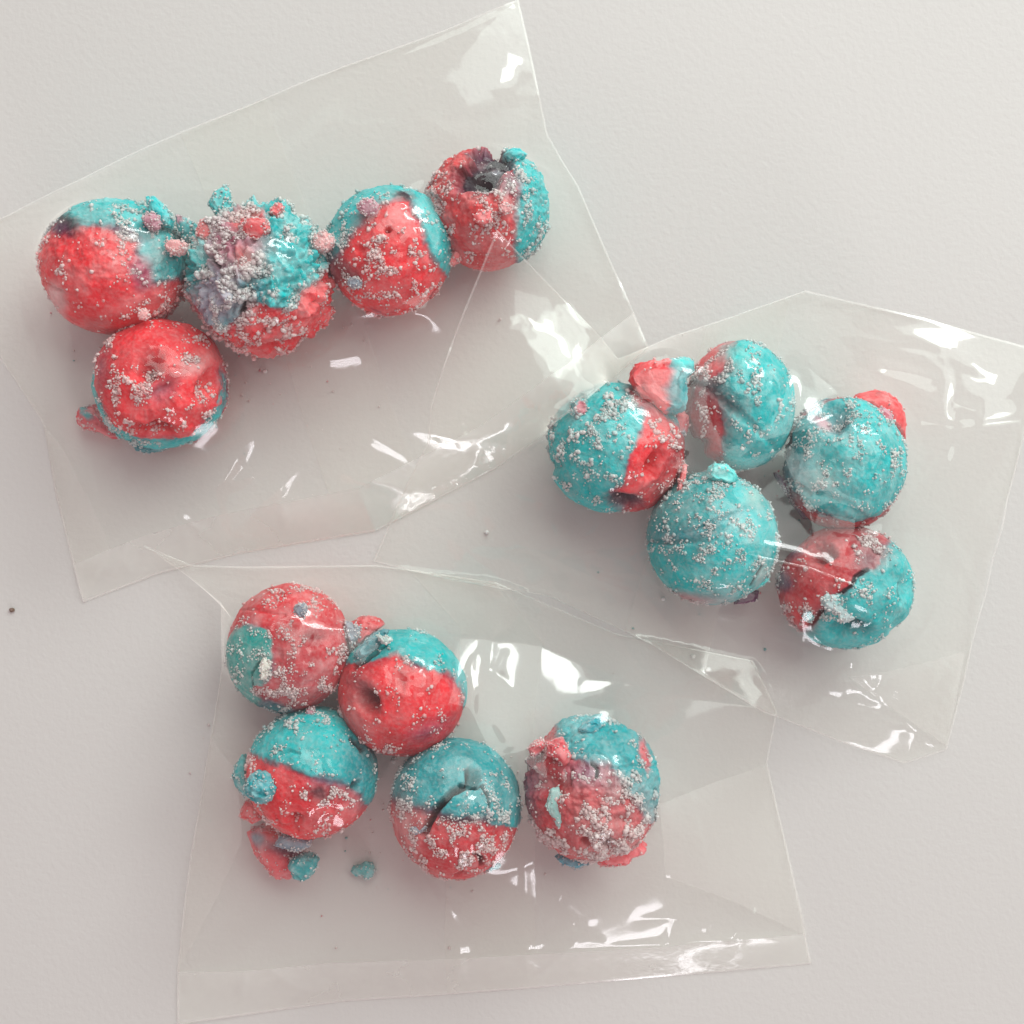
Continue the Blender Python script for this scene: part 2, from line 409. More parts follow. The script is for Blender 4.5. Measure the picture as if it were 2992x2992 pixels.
make_piece('candy_flake', Z1, [(1340,350),(1450,380),(1530,450),(1520,600),(1430,620),(1360,500)], 210, 30, GTEAL, [('E',1380,390,60,40,40,MAUVE,0,6)], 6, b, grains=90)
make_piece('sugar_clump', Z1, ring(1030,1285,55,55,0,seed=4), 290, 14, PALEPINK, [], 7, b, grains=20)

b = make_ball('rough ball crusted with sugar all over, mixed mauve and teal above a red base', Z2, 785, 985, 640, 675, RED,
    [('P', [(40,300),(500,150),(1400,200),(1400,800),(1300,1050),(1190,1180),(1130,1290),(960,1260),(790,1230),(700,1330),(620,1390),(540,1470),(330,1330),(180,1200),(100,800)], TEAL, 0.05, 5),
     ('E', 650,760,270,360,5,MAUVE,0,30), ('E', 740,500,140,130,0,lin(205,80,84),0,14), ('E', 640,740,120,120,0,lin(170,80,110),0,20), ('E', 760,880,90,110,0,lin(205,100,104),0,16),
     ('E', 480,1180,300,230,-10,lin(150,150,166),0,40), ('E', 260,850,120,180,0,TEAL,0,15), ('E', 850,1130,120,80,0,DTEAL,0,20),
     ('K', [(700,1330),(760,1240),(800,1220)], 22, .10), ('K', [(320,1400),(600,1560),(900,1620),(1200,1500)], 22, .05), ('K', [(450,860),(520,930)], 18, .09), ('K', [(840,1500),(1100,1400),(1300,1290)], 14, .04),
     ('S', 600,700,600,600,2.5), ('S', 450,1150,300,250,2.5), ('S', 1200,600,250,250,1.5), ('S', 700,1480,300,100,1.5)],
    102, lump=0.08, rough=0.05, grains=4600, gmin=4.2, gmax=13, frost=0.46, pile=26, crag=0.17, group=GA, bag='A')
make_piece('candy_flake', Z2, [(290,240),(360,130),(450,80),(490,150),(500,280),(450,360),(370,360)], 190, 30, TEAL, [], 8, b, grains=110)
make_piece('candy_lump', Z2, ring(280,490,100,100,0,seed=5), 260, 30, PINK, [], 9, b, grains=100)
make_piece('candy_lump', Z2, ring(1375,610,105,95,0,seed=6), 250, 30, PALEPINK, [], 10, b, grains=120)
make_piece('candy_lump', Z2, [(860,340),(900,270),(960,240),(1000,280),(940,380)], 280, 20, PINK, [], 11, b, grains=50)
make_piece('candy_flake', Z2, [(1260,1080),(1340,970),(1390,1120),(1465,1240),(1400,1370),(1200,1480),(1140,1400),(1240,1290)], 130, 40, RED, [], 12, b, grains=130)
make_piece('candy_lump', Z2, ring(740,480,130,110,0,seed=7), 335, 26, lin(205,80,84), [], 13, b, grains=110)

b = make_ball('red ball wrapped by a teal shell split open in a V, third along the row', Z3, 565, 880, 485, 495, TEAL,
    [('P', [(640,530),(750,515),(775,640),(850,740),(885,920),(950,1020),(1120,1100),(900,1420),(300,1370),(130,1120),(190,980),(350,800),(480,650)], RED, -0.03, 4),
     ('E', 130,1010,90,150,-25,lin(60,60,80),0,25), ('E', 260,1080,120,80,30,lin(150,30,48),0,20), ('E', 700,500,90,30,10,DARK,0,10), ('E', 560,760,160,180,20,lin(224,74,78),0,40),
     ('P', [(735,430),(900,480),(1000,590),(1060,800),(1010,960),(950,1010),(900,940),(870,800),(790,640)], TEAL, 0.035, 3),
     ('D', 595,785,26,24,0,.05), ('D', 380,930,30,30,0,.03), ('S', 560,1050,280,240,1.6), ('S', 200,760,120,120,1.2), ('S', 930,700,80,200,.8)],
    103, grains=1300, frost=0.22, group=GA, bag='A')
make_piece('candy_lump', Z3, ring(410,540,80,62,10,seed=8), 318, 22, MAUVE, [], 14, b, grains=60)
make_piece('sugar_clump', Z3, ring(310,1115,55,45,0,seed=9), 275, 18, GREY, [], 15, b, grains=40)
make_piece('candy_flake', Z3, [(1010,980),(1060,880),(1110,830),(1135,890),(1110,950),(1060,980)], 170, 25, PINK, [], 16, b, grains=60)
make_piece('candy_flake', Z3, [(930,1090),(960,1030),(990,1020),(970,1080),(940,1180),(890,1230),(870,1200)], 160, 25, DRED, [], 17, b, grains=40)

b = make_ball('ball with a torn hole showing dark purple filling, highest in the photo', Z3, 1325, 550, 460, 460, lin(214,58,62),
    [('P', [(1440,100),(1560,70),(1830,350),(1830,800),(1560,980),(1500,880),(1540,700),(1550,450),(1490,240)], TEAL, 0.02, 4),
     ('P', [(1243, 91), (1411, 69), (1500, 179), (1523, 300), (1422, 377), (1411, 476), (1243, 509), (1120, 520), (1069, 432), (1075, 333), (1220, 234), (1176, 157)], DARK, -0.22, 5),
     ('E', 1240,180,70,50,-20,lin(100,60,76),0,12), ('E', 1410,270,50,34,0,lin(104,106,120),0,6), ('E', 1490,440,70,90,0,lin(120,60,84),0,20),
     ('D', 1270,400,120,70,0,.08), ('K', [(900,420),(1000,520),(1130,540)], 26, -0.03), ('D', 1290,630,110,70,10,-.03), ('D', 1000,420,70,110,-30,-.035),
     ('S', 1470,480,110,90,3), ('S', 1250,680,260,180,1.2), ('S', 960,460,90,160,1.4), ('S', 1640,800,90,140,1.2)],
    104, crag=0.05, lump=0.045, rough=0.02, grains=1500, frost=0.38, group=GA, bag='A')
make_piece('candy_flake', Z3, [(1440,140),(1500,90),(1560,95),(1620,140),(1560,190),(1480,190)], 225, 24, TEAL, [], 18, b, grains=10)
make_piece('sugar_clump', Z3, ring(1455,545,48,40,20,seed=10), 322, 14, PALEPINK, [], 19, b, grains=26)
make_piece('candy_flake', Z3, [(1210,600),(1270,560),(1345,560),(1350,640),(1300,670),(1230,650)], 332, 12, PINK, [], 20, b, grains=30)

b = make_ball('bright red ball with deep pits, lowest in the top left bag', Z4, 935, 790, 620, 600, TEAL,
    [('E', 978,745,578,572,0,RED,0.03,5),
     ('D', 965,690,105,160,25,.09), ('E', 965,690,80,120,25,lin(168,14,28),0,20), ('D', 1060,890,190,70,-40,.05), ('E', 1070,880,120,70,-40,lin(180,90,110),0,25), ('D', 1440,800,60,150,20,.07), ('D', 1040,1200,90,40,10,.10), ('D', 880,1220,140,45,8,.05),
     ('D', 800,1010,180,90,30,.03), ('D', 1150,1180,150,90,40,-.03), ('E', 1340,640,110,70,-35,PALEPINK,0,35), ('E', 520,680,60,160,0,lin(140,50,70),0,30),
     ('S', 620,450,220,160,1.2), ('S', 800,900,200,140,2), ('S', 1330,620,120,90,2), ('S', 1230,1050,250,160,1.6), ('S', 600,1150,160,100,1.8), ('S', 750,650,150,90,1.5)],
    105, lump=0.05, rough=0.012, grains=1500, frost=0.14, group=GA, bag='A')
make_piece('candy_flake', Z4, [(640,1310),(720,1300),(900,1350),(1080,1340),(930,1410),(800,1430),(720,1410)], 60, 30, DTEAL, [], 21, b, grains=30)

# --- right bag
b = make_ball('half teal, half red ball with sugar crust, leftmost in the right bag', Z5, 770, 1130, 640, 610, TEAL,
    [('P', [(850,610),(1000,790),(980,950),(920,1100),(830,1300),(780,1450),(690,1530),(880,1790),(1250,1740),(1450,1300),(1420,1050),(1250,850),(1000,600)], RED, 0.01, 4),
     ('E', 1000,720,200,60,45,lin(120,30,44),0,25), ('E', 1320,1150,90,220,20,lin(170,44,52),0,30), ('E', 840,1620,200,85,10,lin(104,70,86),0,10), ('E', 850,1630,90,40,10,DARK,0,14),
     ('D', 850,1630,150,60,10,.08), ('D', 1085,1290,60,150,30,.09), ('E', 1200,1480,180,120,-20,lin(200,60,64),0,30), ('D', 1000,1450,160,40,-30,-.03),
     ('D', 190,1290,60,60,0,.04), ('S', 450,1000,350,320,2.4), ('S', 700,700,200,130,2), ('S', 640,1350,140,120,1.4), ('S', 1130,1000,160,180,1)],
    201, lump=0.045, grains=1700, gmax=12.5, frost=0.24, pile=10, group=GB, bag='B')
make_piece('candy_lump', Z5, ring(430,750,85,85,0,seed=11), 255, 26, GTEAL, [('E',440,760,55,60,0,lin(196,110,124),0,6)], 22, b, grains=60)
make_piece('candy_flake', Z5, [(1340,1530),(1370,1420),(1400,1290),(1440,1280),(1430,1400),(1390,1520),(1300,1600),(1290,1570)], 215, 22, PINK, [], 23, b, grains=40)

b = make_ball('smooth teal ball with a red left flank, topmost in the right bag', Z6, 555, 615, 440, 528, TEAL,
    [('P', [(600,60),(480,170),(460,250),(400,340),(290,430),(180,430),(320,600),(365,760),(380,950),(400,1060),(300,1140),(60,950),(110,700),(60,400),(150,120)], RED, -0.02, 4),
     ('E', 220,800,150,330,0,lin(168,34,46),0,50), ('E', 300,540,180,70,40,lin(90,70,80),0,30), ('E', 420,600,130,40,38,lin(50,120,124),0,16), ('E', 430,230,60,60,0,lin(170,150,160),0,20), ('E', 320,260,120,130,0,lin(228,88,92),0,40),
     ('D', 650,395,85,55,0,-.025), ('D', 480,720,400,30,40,.03), ('D', 200,960,80,60,0,.05), ('E', 500,240,110,110,0,LTEAL,0,40),
     ('S', 360,430,90,140,1.2), ('S', 560,560,200,250,.5), ('S', 300,600,80,150,1)],
    202, lump=0.03, grains=900, frost=0.30, group=GB, bag='B')

b = make_ball('teal ball with a thumb-shaped dent and a red underside, rightmost of its bag', Z6, 1385, 1095, 480, 535, lin(198,56,62),
    [('E', 1395,1060,478,492,0,TEAL,0.03,5),
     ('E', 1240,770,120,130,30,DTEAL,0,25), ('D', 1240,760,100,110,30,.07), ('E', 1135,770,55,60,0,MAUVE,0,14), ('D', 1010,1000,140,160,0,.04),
     ('D', 1480,930,250,250,0,-.02), ('E', 1150,1200,80,80,0,lin(150,206,204),0,30), ('E', 940,1150,90,220,0,lin(60,110,120),0,40), ('D', 1250,1380,260,30,25,.03), ('K', [(960,1090),(960,1230),(1060,1330)], 16, .04),
     ('S', 1150,1190,90,90,2), ('S', 1500,1000,350,300,.9)],
    203, lump=0.04, grains=1300, gmax=8, frost=0.42, group=GB, bag='B')
make_piece('candy_lump', Z6, ring(1705,705,75,60,20,seed=12), 215, 24, MAUVE, [('E',1700,710,45,40,0,lin(200,90,110),0,6)], 24, b, grains=40)
make_piece('candy_flake', Z6, [(840,1080),(930,1160),(960,1290),(1080,1420),(1180,1480),(1160,1560),(1060,1520),(900,1290),(840,1180)], 120, 30, lin(110,80,100), [], 25, b, grains=60)

b = make_ball('round ball teal all over with a bright teal lump at its top edge', Z7, 855, 975, 740, 755, TEAL,
    [('E', 450,640,430,330,-35,GTEAL,0,90), ('E', 850,760,330,40,-22,DTEAL,0,22), ('D', 850,760,330,32,-22,.02), ('E', 400,930,330,70,-3,DTEAL,0,30), ('D', 330,1010,300,30,-3,.022),
     ('E', 800,1440,250,60,10,LTEAL,0,30), ('E', 1340,1390,130,90,-40,lin(150,196,194),0,25), ('K', [(1220,1480),(1260,1400),(1330,1290)], 20, .06), ('E', 300,1680,500,80,0,lin(200,80,90),0,30),  # the low LTEAL ellipse paints a gloss band into the colour
     ('E', 1250,520,90,80,0,lin(160,208,202),0,30), ('S', 950,900,700,700,1.2), ('S', 1500,1000,60,300,1)],
    204, lump=0.02, grains=1600, gmax=9.5, frost=0.42, group=GB, bag='B')
make_piece('candy_lump', Z7, [(795,270),(820,180),(880,130),(1000,140),(1090,210),(1120,290),(1090,360),(1030,385),(930,340),(830,330)], 215, 40, LTEAL, [], 26, b, grains=20)
make_piece('candy_flake', Z7, [(1310,1560),(1300,1510),(1400,1420),(1500,1370),(1490,1450),(1390,1530)], 150, 24, LTEAL, [], 27, b, grains=20)

b = make_ball('red and teal ball with a slit hole and a dark dent, lowest of its bag', Z8, 965, 915, 750, 690, TEAL,
    [('P', [(1330,200),(1400,400),(1250,450),(1200,620),(1050,670),(920,760),(870,850),(720,950),(650,1050),(560,1150),(440,1370),(150,1000),(200,450),(450,200),(800,180)], lin(196,44,52), 0.0, 4),
     ('E', 340,470,70,110,25,lin(110,90,110),0,14), ('E', 235,850,70,120,0,lin(100,76,100),0,12), ('E', 1100,550,170,110,-30,lin(100,50,64),0,30), ('E', 1150,400,200,120,30,lin(160,90,96),0,40),
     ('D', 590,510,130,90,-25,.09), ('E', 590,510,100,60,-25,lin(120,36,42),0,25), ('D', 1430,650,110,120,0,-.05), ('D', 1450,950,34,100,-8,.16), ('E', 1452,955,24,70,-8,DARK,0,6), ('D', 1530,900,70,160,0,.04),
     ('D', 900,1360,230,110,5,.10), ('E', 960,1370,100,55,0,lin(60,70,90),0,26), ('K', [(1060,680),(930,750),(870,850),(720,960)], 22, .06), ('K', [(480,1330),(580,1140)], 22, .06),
     ('E', 350,1200,150,200,-20,lin(206,36,46),0,40), ('D', 1450,1330,60,100,30,.04), ('S', 1050,450,200,150,2.2), ('S', 880,1100,220,140,2.5), ('S', 500,1120,100,90,1)],
    205, lump=0.04, grains=1000, gmax=10, frost=0.20, group=GB, bag='B')
make_piece('sugar_clump', Z8, [(690,1050),(760,980),(830,960),(930,1000),(960,1100),(1060,1200),(1070,1270),(960,1310),(890,1290),(880,1220),(780,1170),(700,1110)], 300, 18, lin(168,196,198), [('E',900,1060,60,60,0,LTEAL,0,8)], 28, b, grains=160, rough=.2)
make_piece('sugar_clump', Z8, ring(545,1235,60,60,0,seed=13), 250, 20, GTEAL, [], 29, b, grains=50)

# --- bottom bag
b = make_ball('frosted red ball with a round teal patch, highest in the bottom bag', Z9, 795, 895, 692, 715, lin(212,50,58),
    [('E', 1010,1250,520,380,-15,lin(190,70,78),0,160), ('P', [(190,720),(420,605),(640,650),(700,750),(690,930),(710,1100),(690,1180),(590,1260),(480,1250),(450,1310),(560,1400),(640,1480),(400,1550),(180,1350),(120,1000)], lin(20,168,160), 0.035, 5),
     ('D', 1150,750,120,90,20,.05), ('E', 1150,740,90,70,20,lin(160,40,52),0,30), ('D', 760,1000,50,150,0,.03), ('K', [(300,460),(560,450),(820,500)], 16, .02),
     ('K', [(590,990),(480,1120),(470,1260)], 16, .05), ('E', 660,1550,200,110,5,DTEAL,0.01,8), ('S', 1000,1250,500,330,1.6), ('S', 1200,300,250,120,.8)],
    301, lump=0.02, grains=1800, gmax=8.5, frost=0.42, group=GC, bag='C')
make_piece('sugar_clump', Z9, [(840,460),(900,400),(980,400),(1000,480),(960,550),(900,540)], 345, 20, GREY, [], 30, b, grains=40)
make_piece('sugar_clump', Z9, [(460,1090),(510,1000),(560,1040),(590,1080),(560,1180),(540,1260),(470,1250),(480,1180)], 318, 14, lin(206,206,196), [], 31, b, grains=50, rough=.25)
make_piece('candy_flake', Z9, [(1420,600),(1500,620),(1600,660),(1590,760),(1540,830),(1490,860),(1450,760)], 180, 24, GREY, [], 32, b, grains=80)
make_piece('sugar_clump', Z9, ring(1030,1620,50,45,0,seed=14), 200, 20, MAUVE, [], 33, b, grains=40)
make_piece('candy_flake', Z9, [(520,1560),(560,1500),(700,1490),(800,1560),(840,1640),(720,1640),(600,1610)], 110, 30, DTEAL, [], 34, b, grains=40)

b = make_ball('glossy red ball with a deep finger dent under a smooth teal cap', Z10, 830, 945, 715, 710, RED,
    [('P', [(200,620),(420,580),(560,540),(690,490),(800,455),(900,510),(1000,570),(1150,630),(1350,655),(1440,760),(1490,900),(1510,1100),(1800,900),(1500,50),(800,0),(400,200),(100,560)], TEAL, 0.02, 3),
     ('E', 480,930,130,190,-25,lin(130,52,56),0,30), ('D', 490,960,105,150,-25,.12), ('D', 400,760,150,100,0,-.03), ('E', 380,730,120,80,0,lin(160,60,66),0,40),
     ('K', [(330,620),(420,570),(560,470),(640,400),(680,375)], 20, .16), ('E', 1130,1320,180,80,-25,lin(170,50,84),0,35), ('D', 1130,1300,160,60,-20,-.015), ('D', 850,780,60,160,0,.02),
     ('E', 860,800,60,180,5,lin(205,20,30),0,25), ('E', 800,1440,130,100,0,lin(200,26,36),0,40), ('E', 310,1190,200,120,30,lin(214,104,104),0,70),
     ('S', 560,1480,200,110,1.5), ('S', 1250,1080,120,120,.8), ('S', 850,560,120,60,1), ('S', 250,1130,120,160,.7)],
    302, lump=0.025, rough=.004, grains=520, gmax=11, frost=0.20, group=GC, bag='C')
make_piece('sugar_clump', Z10, [(530,290),(570,280),(620,320),(700,310),(720,350),(680,390),(600,370)], 290, 12, lin(180,206,200), [], 35, b, grains=24)
make_piece('candy_flake', Z10, [(300,480),(420,350),(520,270),(620,220),(690,230),(640,340),(560,440),(440,540),(320,580)], 205, 40, DTEAL, [], 36, b, grains=20)

b = make_ball('red ball with broad teal cap and a teal knob on its left side', Z11, 865, 755, 645, 645, RED,
    [('P', [(230,500),(400,540),(600,575),(800,620),(930,680),(1050,720),(1200,750),(1320,790),(1390,900),(1440,1080),(1600,900),(1550,400),(1200,50),(700,0),(250,300)], TEAL, 0.025, 4),
     ('E', 1020,840,130,70,15,lin(84,30,44),0,24), ('E', 1130,740,160,40,8,lin(110,100,120),0,16), ('E', 1400,600,150,300,0,DTEAL,0,70), ('K', [(620,500),(720,450),(840,460)], 12, .03),
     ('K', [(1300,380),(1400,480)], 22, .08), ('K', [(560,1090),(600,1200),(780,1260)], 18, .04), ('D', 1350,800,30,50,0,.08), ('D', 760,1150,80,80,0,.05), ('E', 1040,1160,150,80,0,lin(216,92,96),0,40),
     ('S', 960,880,200,120,2.2), ('S', 550,1180,200,120,1.6), ('S', 700,250,350,100,.8), ('S', 330,620,120,90,1.5), ('S', 1180,950,100,80,1)],
    303, lump=0.04, rough=.014, grains=1200, gmax=10, frost=0.22, group=GC, bag='C')
make_piece('candy_knob', Z11, ring(375,880,165,175,0,seed=15,jag=.05), 235, 60, lin(26,150,158), [], 37, b, grains=90, boxy=.9)
make_piece('candy_flake', Z11, [(120,640),(180,570),(220,600),(230,760),(270,1000),(200,980),(100,860),(80,760)], 120, 40, GTEAL, [], 38, b, grains=80)
make_piece('candy_flake', Z11, [(140,1180),(210,1020),(290,1040),(330,1120),(360,1210),(280,1260)], 100, 30, lin(214,70,76), [], 39, b, grains=40)
make_piece('candy_knob', Z11, [(500,1470),(560,1380),(650,1350),(760,1370),(860,1430),(840,1490),(720,1530),(590,1500)], 150, 34, lin(104,126,142), [], 40, b, grains=90)

b = make_ball('cracked ball with a black split through its teal half, bottom row centre', Z12, 890, 1005, 728, 772, lin(206,44,54),
    [('P', [(100,860),(400,890),(560,905),(740,925),(950,960),(1180,990),(1280,1070),(1470,1120),(1650,1230),(1800,900),(1400,200),(900,100),(250,300)], lin(24,156,162), 0.015, 4),
     ('E', 980,965,330,30,6,lin(70,40,56),0,12), ('E', 400,900,250,30,3,lin(90,60,84),0,14),
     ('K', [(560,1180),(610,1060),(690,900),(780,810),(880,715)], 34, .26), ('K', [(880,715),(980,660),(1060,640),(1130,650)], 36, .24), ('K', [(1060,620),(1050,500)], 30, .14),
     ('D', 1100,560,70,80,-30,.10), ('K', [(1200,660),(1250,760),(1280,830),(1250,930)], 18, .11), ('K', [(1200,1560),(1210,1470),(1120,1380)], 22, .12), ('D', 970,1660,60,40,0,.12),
     ('D', 1080,800,150,140,0,-.02), ('E', 360,1100,130,170,0,PALEPINK,0,60), ('D', 850,1400,320,260,0,-.02), ('S', 850,1350,420,330,1.8), ('S', 330,800,130,260,1.6), ('S', 1450,1000,150,250,1.4), ('S', 350,1080,130,150,1.2)],
    304, lump=0.03, rough=.012, grains=2200, gmax=9, frost=0.30, group=GC, bag='C')
make_piece('candy_lump', Z12, [(380,1230),(430,1180),(560,1190),(570,1230),(510,1290),(430,1310)], 292, 18, GREY, [], 41, b, grains=24)
make_piece('candy_lump', Z12, [(1160,1600),(1190,1560),(1230,1620),(1340,1640),(1430,1600),(1380,1680),(1270,1710),(1190,1690)], 175, 26, GTEAL, [], 42, b, grains=24)
make_piece('sugar_clump', Z12, ring(1240,1060,70,55,10,seed=16), 300, 18, lin(160,172,178), [], 43, b, grains=70)

b = make_ball('lumpy red ball thick with sugar and a pale teal flake, in the bottom bag', Z13, 955, 950, 755, 790, lin(196,42,52),
    [('P', [(560,360),(700,480),(820,540),(950,600),(1100,560),(1200,700),(1330,850),(1400,950),(1500,1150),(1540,1260),(1800,1300),(1850,700),(1500,200),(1000,50),(600,200)], lin(24,166,172), 0.03, 4),
     ('E', 900,660,220,110,10,lin(150,110,130),0,30), ('E', 1120,780,110,150,-20,lin(140,70,80),0,30), ('E', 250,900,90,300,0,lin(110,80,100),0,40), ('E', 1515,540,55,130,-18,lin(214,84,96),0,8),
     ('K', [(970,690),(975,600),(930,560)], 18, .10), ('K', [(1130,590),(1400,610),(1640,660)], 14, .025), ('D', 480,780,200,130,0,.05), ('K', [(700,620),(680,760)], 20, .05),
     ('D', 1250,1150,120,60,20,.04), ('D', 1150,1330,330,250,0,-.04), ('D', 850,1380,50,50,0,.07), ('D', 1100,1420,90,110,0,.06), ('E', 1100,1330,350,300,0,lin(216,130,132),0,140),
     ('S', 1100,1250,450,380,2.6), ('S', 1450,850,200,220,1.6), ('S', 950,680,250,90,1), ('S', 450,1350,150,200,1.2)],
    305, lump=0.05, rough=.024, grains=2900, gmin=3.5, gmax=13, frost=0.30, pile=14, crag=0.05, group=GC, bag='C')
make_piece('candy_flake', Z13, [(500,950),(590,920),(610,1000),(650,1020),(620,1120),(650,1200),(640,1360),(600,1390),(520,1280),(480,1200),(440,1140)], 315, 12, lin(140,186,182), [], 44, b, grains=24, rough=.2)
make_piece('candy_lump', Z13, [(460,420),(560,380),(640,370),(680,460),(740,560),(720,660),(650,690),(560,600),(460,560)], 270, 34, lin(214,84,92), [], 45, b, grains=70)
make_piece('candy_lump', Z13, [(240,500),(310,410),(410,390),(440,450),(380,540),(300,600)], 210, 36, lin(210,80,90), [('E',380,590,70,60,0,GREY,0,10)], 46, b, grains=60)
make_piece('candy_lump', Z13, [(980,1680),(1080,1650),(1180,1600),(1380,1500),(1480,1480),(1580,1600),(1540,1660),(1420,1700),(1360,1780),(1200,1800),(1040,1780)], 130, 46, lin(222,58,72), [], 47, b, grains=90)
make_piece('candy_flake', Z13, [(550,1720),(610,1680),(780,1720),(920,1740),(950,1780),(800,1830),(640,1790)], 70, 26, lin(60,160,178), [], 48, b, grains=60)
make_piece('candy_lump', Z13, [(800,260),(930,160),(1030,130),(1090,190),(1040,300),(900,330)], 215, 34, lin(16,158,170), [], 49, b, grains=14)

# --- loose chunks and crumbs, each on its own
make_piece('candy_chunk', Z4, [(150,1090),(170,1010),(240,985),(320,980),(390,1060),(470,1160),(540,1280),(470,1290),(330,1220),(230,1210),(170,1160)], 2, 36, lin(206,64,76), [('P',[(190,1000),(230,980),(330,1080),(340,1110),(290,1140),(220,1060)],GTEAL,0,4)], 61,
           None, 'thin curled red and teal scrap beside the bright red pitted ball', 'candy crumb', grains=50)
make_piece('candy_chunk', Z5, [(885,490),(920,400),(965,345),(1090,320),(1270,295),(1400,285),(1500,310),(1500,400),(1430,480),(1430,600),(1410,740),(1340,790),(1200,790),(1080,720),(950,590)], 190, 62, lin(236,44,52),
           [('P', [(1275,200),(1600,200),(1600,900),(1240,900),(1262,700)], lin(36,150,156), 0, 3), ('E',1400,320,90,50,10,LTEAL,0,14)], 62,
           None, 'smooth wedge chunk, red with a teal end, jammed between two balls', 'candy chunk', grains=34, boxy=.35, solid=True, bag='B')
make_piece('candy_crumb', Z5, [(1240,820),(1290,790),(1400,780),(1460,820),(1450,900),(1430,1020),(1370,1030),(1310,950),(1250,890)], 150, 36, lin(206,40,60), [('E',1400,820,60,40,0,PINK,0,6),('E',1270,840,40,50,0,PURP,0,6),('E',1390,1000,40,40,0,GREY,0,6)], 63,
           None, 'small red and purple crumb wedged just below the big wedge chunk', 'candy crumb', grains=16)
make_piece('candy_chunk', Z6, [(1440,570),(1540,520),(1640,500),(1740,530),(1830,610),(1870,700),(1860,880),(1800,860),(1700,760),(1560,690)], 60, 60, lin(234,52,58), [], 64,
           None, 'red candy slice peeking out behind the dented teal ball', 'candy chunk', grains=20, boxy=.4)
make_piece('candy_crumb', Z7, [(1105,1720),(1135,1590),(1240,1570),(1380,1560),(1360,1660),(1330,1690),(1200,1710)], 60, 26, lin(96,48,84), [], 65,
           None, 'tiny dark purple shard at the lower edge of the all teal ball', 'candy crumb', grains=8, boxy=.3)
make_piece('candy_chunk', Z10, [(255,135),(330,100),(450,80),(570,110),(625,175),(560,230),(480,310),(360,420),(300,420)], 90, 60, lin(204,38,48), [], 66,
           None, 'red chunk stuck between the teal patched ball and the teal capped ball', 'candy chunk', grains=20)
make_piece('candy_chunk', Z11, [(255,1340),(330,1260),(500,1270),(690,1330),(860,1440),(760,1640),(680,1740),(630,1790),(540,1800),(450,1730),(370,1630),(300,1540)], 4, 62, lin(212,70,78), [('E',350,1370,80,80,0,GREY,0,16),('E',640,1480,200,60,10,lin(80,50,70),0,20)], 67,
           None, 'crumbly red chunk lying under the ball with the teal knob', 'candy chunk', grains=160)
make_piece('candy_crumb', Z11, [(625,1680),(680,1600),(810,1560),(910,1590),(930,1640),(880,1770),(790,1835),(700,1800)], 70, 50, lin(46,150,154), [], 68,
           None, 'rounded teal nugget resting against the crumbly red chunk', 'candy crumb', grains=40)
make_piece('candy_crumb', Z11, [(1260,1740),(1290,1690),(1360,1680),(1410,1640),(1480,1660),(1510,1720),(1480,1790),(1420,1825),(1370,1770),(1310,1790)], 3, 18, lin(86,168,168), [], 69,
           None, 'lone pale teal crumb lying on clear film between two balls', 'candy crumb', grains=30, rough=.2)
for i, (x, y, r, lb) in enumerate([(775, 1085, 6, 'single sugar grain below the sugar crusted ball in top bag'), (1150, 2222, 9, 'white sugar grain between three balls of the bottom bag'),
                                   (1938, 1750, 6, 'white sugar grain just left of the purple shard'), (2026, 1918, 6, 'stray sugar grain on film between the right and bottom bags'),
                                   (1422, 1555, 6, 'sugar grain by the film edge in the middle of the photo')]):
    s = make_piece('sugar_grain', (x, y, 1), ring(0, 0, r, r, n=9, seed=40+i), 3, r*.8, lin(232, 224, 222), [], 80+i, None, lb, 'sugar grain', grains=0)
make_piece('brown_speck', (35, 1782, 1), ring(0, 0, 8, 6, n=9, seed=50), 0.5, 4, lin(90, 66, 40), [], 90, None, 'tiny brown speck on the bare table at the photo edge', 'speck', grains=0)

rr = np.random.default_rng(77); sp = []
for (cx_, cy_, sx, sy, n_) in [(700, 1000, 520, 330, 150), (2150, 1500, 420, 420, 150), (1150, 2300, 560, 380, 190)]:
    for _ in range(n_):
        x, y = cx_+rr.normal(0, sx*.40), cy_+rr.normal(0, sy*.40); sp.append((x, y, 1.6+4.2*rr.random()**3))
V_, F_, C_ = [], [], []
for k, (x, y, q) in enumerate(sp):
    V_.append(IV*q*rr.uniform(0.7, 1.2, 3)+at(x, y, 2+q)); F_.append(IF+12*k); C_.append(np.tile(lin(*((238, 226, 224) if rr.random() < .6 else (226, 160, 164) if rr.random() < .6 else (150, 200, 198))), (12, 1)))
o = mesh_from('spilled_sugar', np.concatenate(V_), np.concatenate(F_), M_SUGAR, None, np.concatenate(C_))
o['kind'] = 'stuff'; o['label'] = 'fine loose sugar grains spilled on the film around the candy balls'

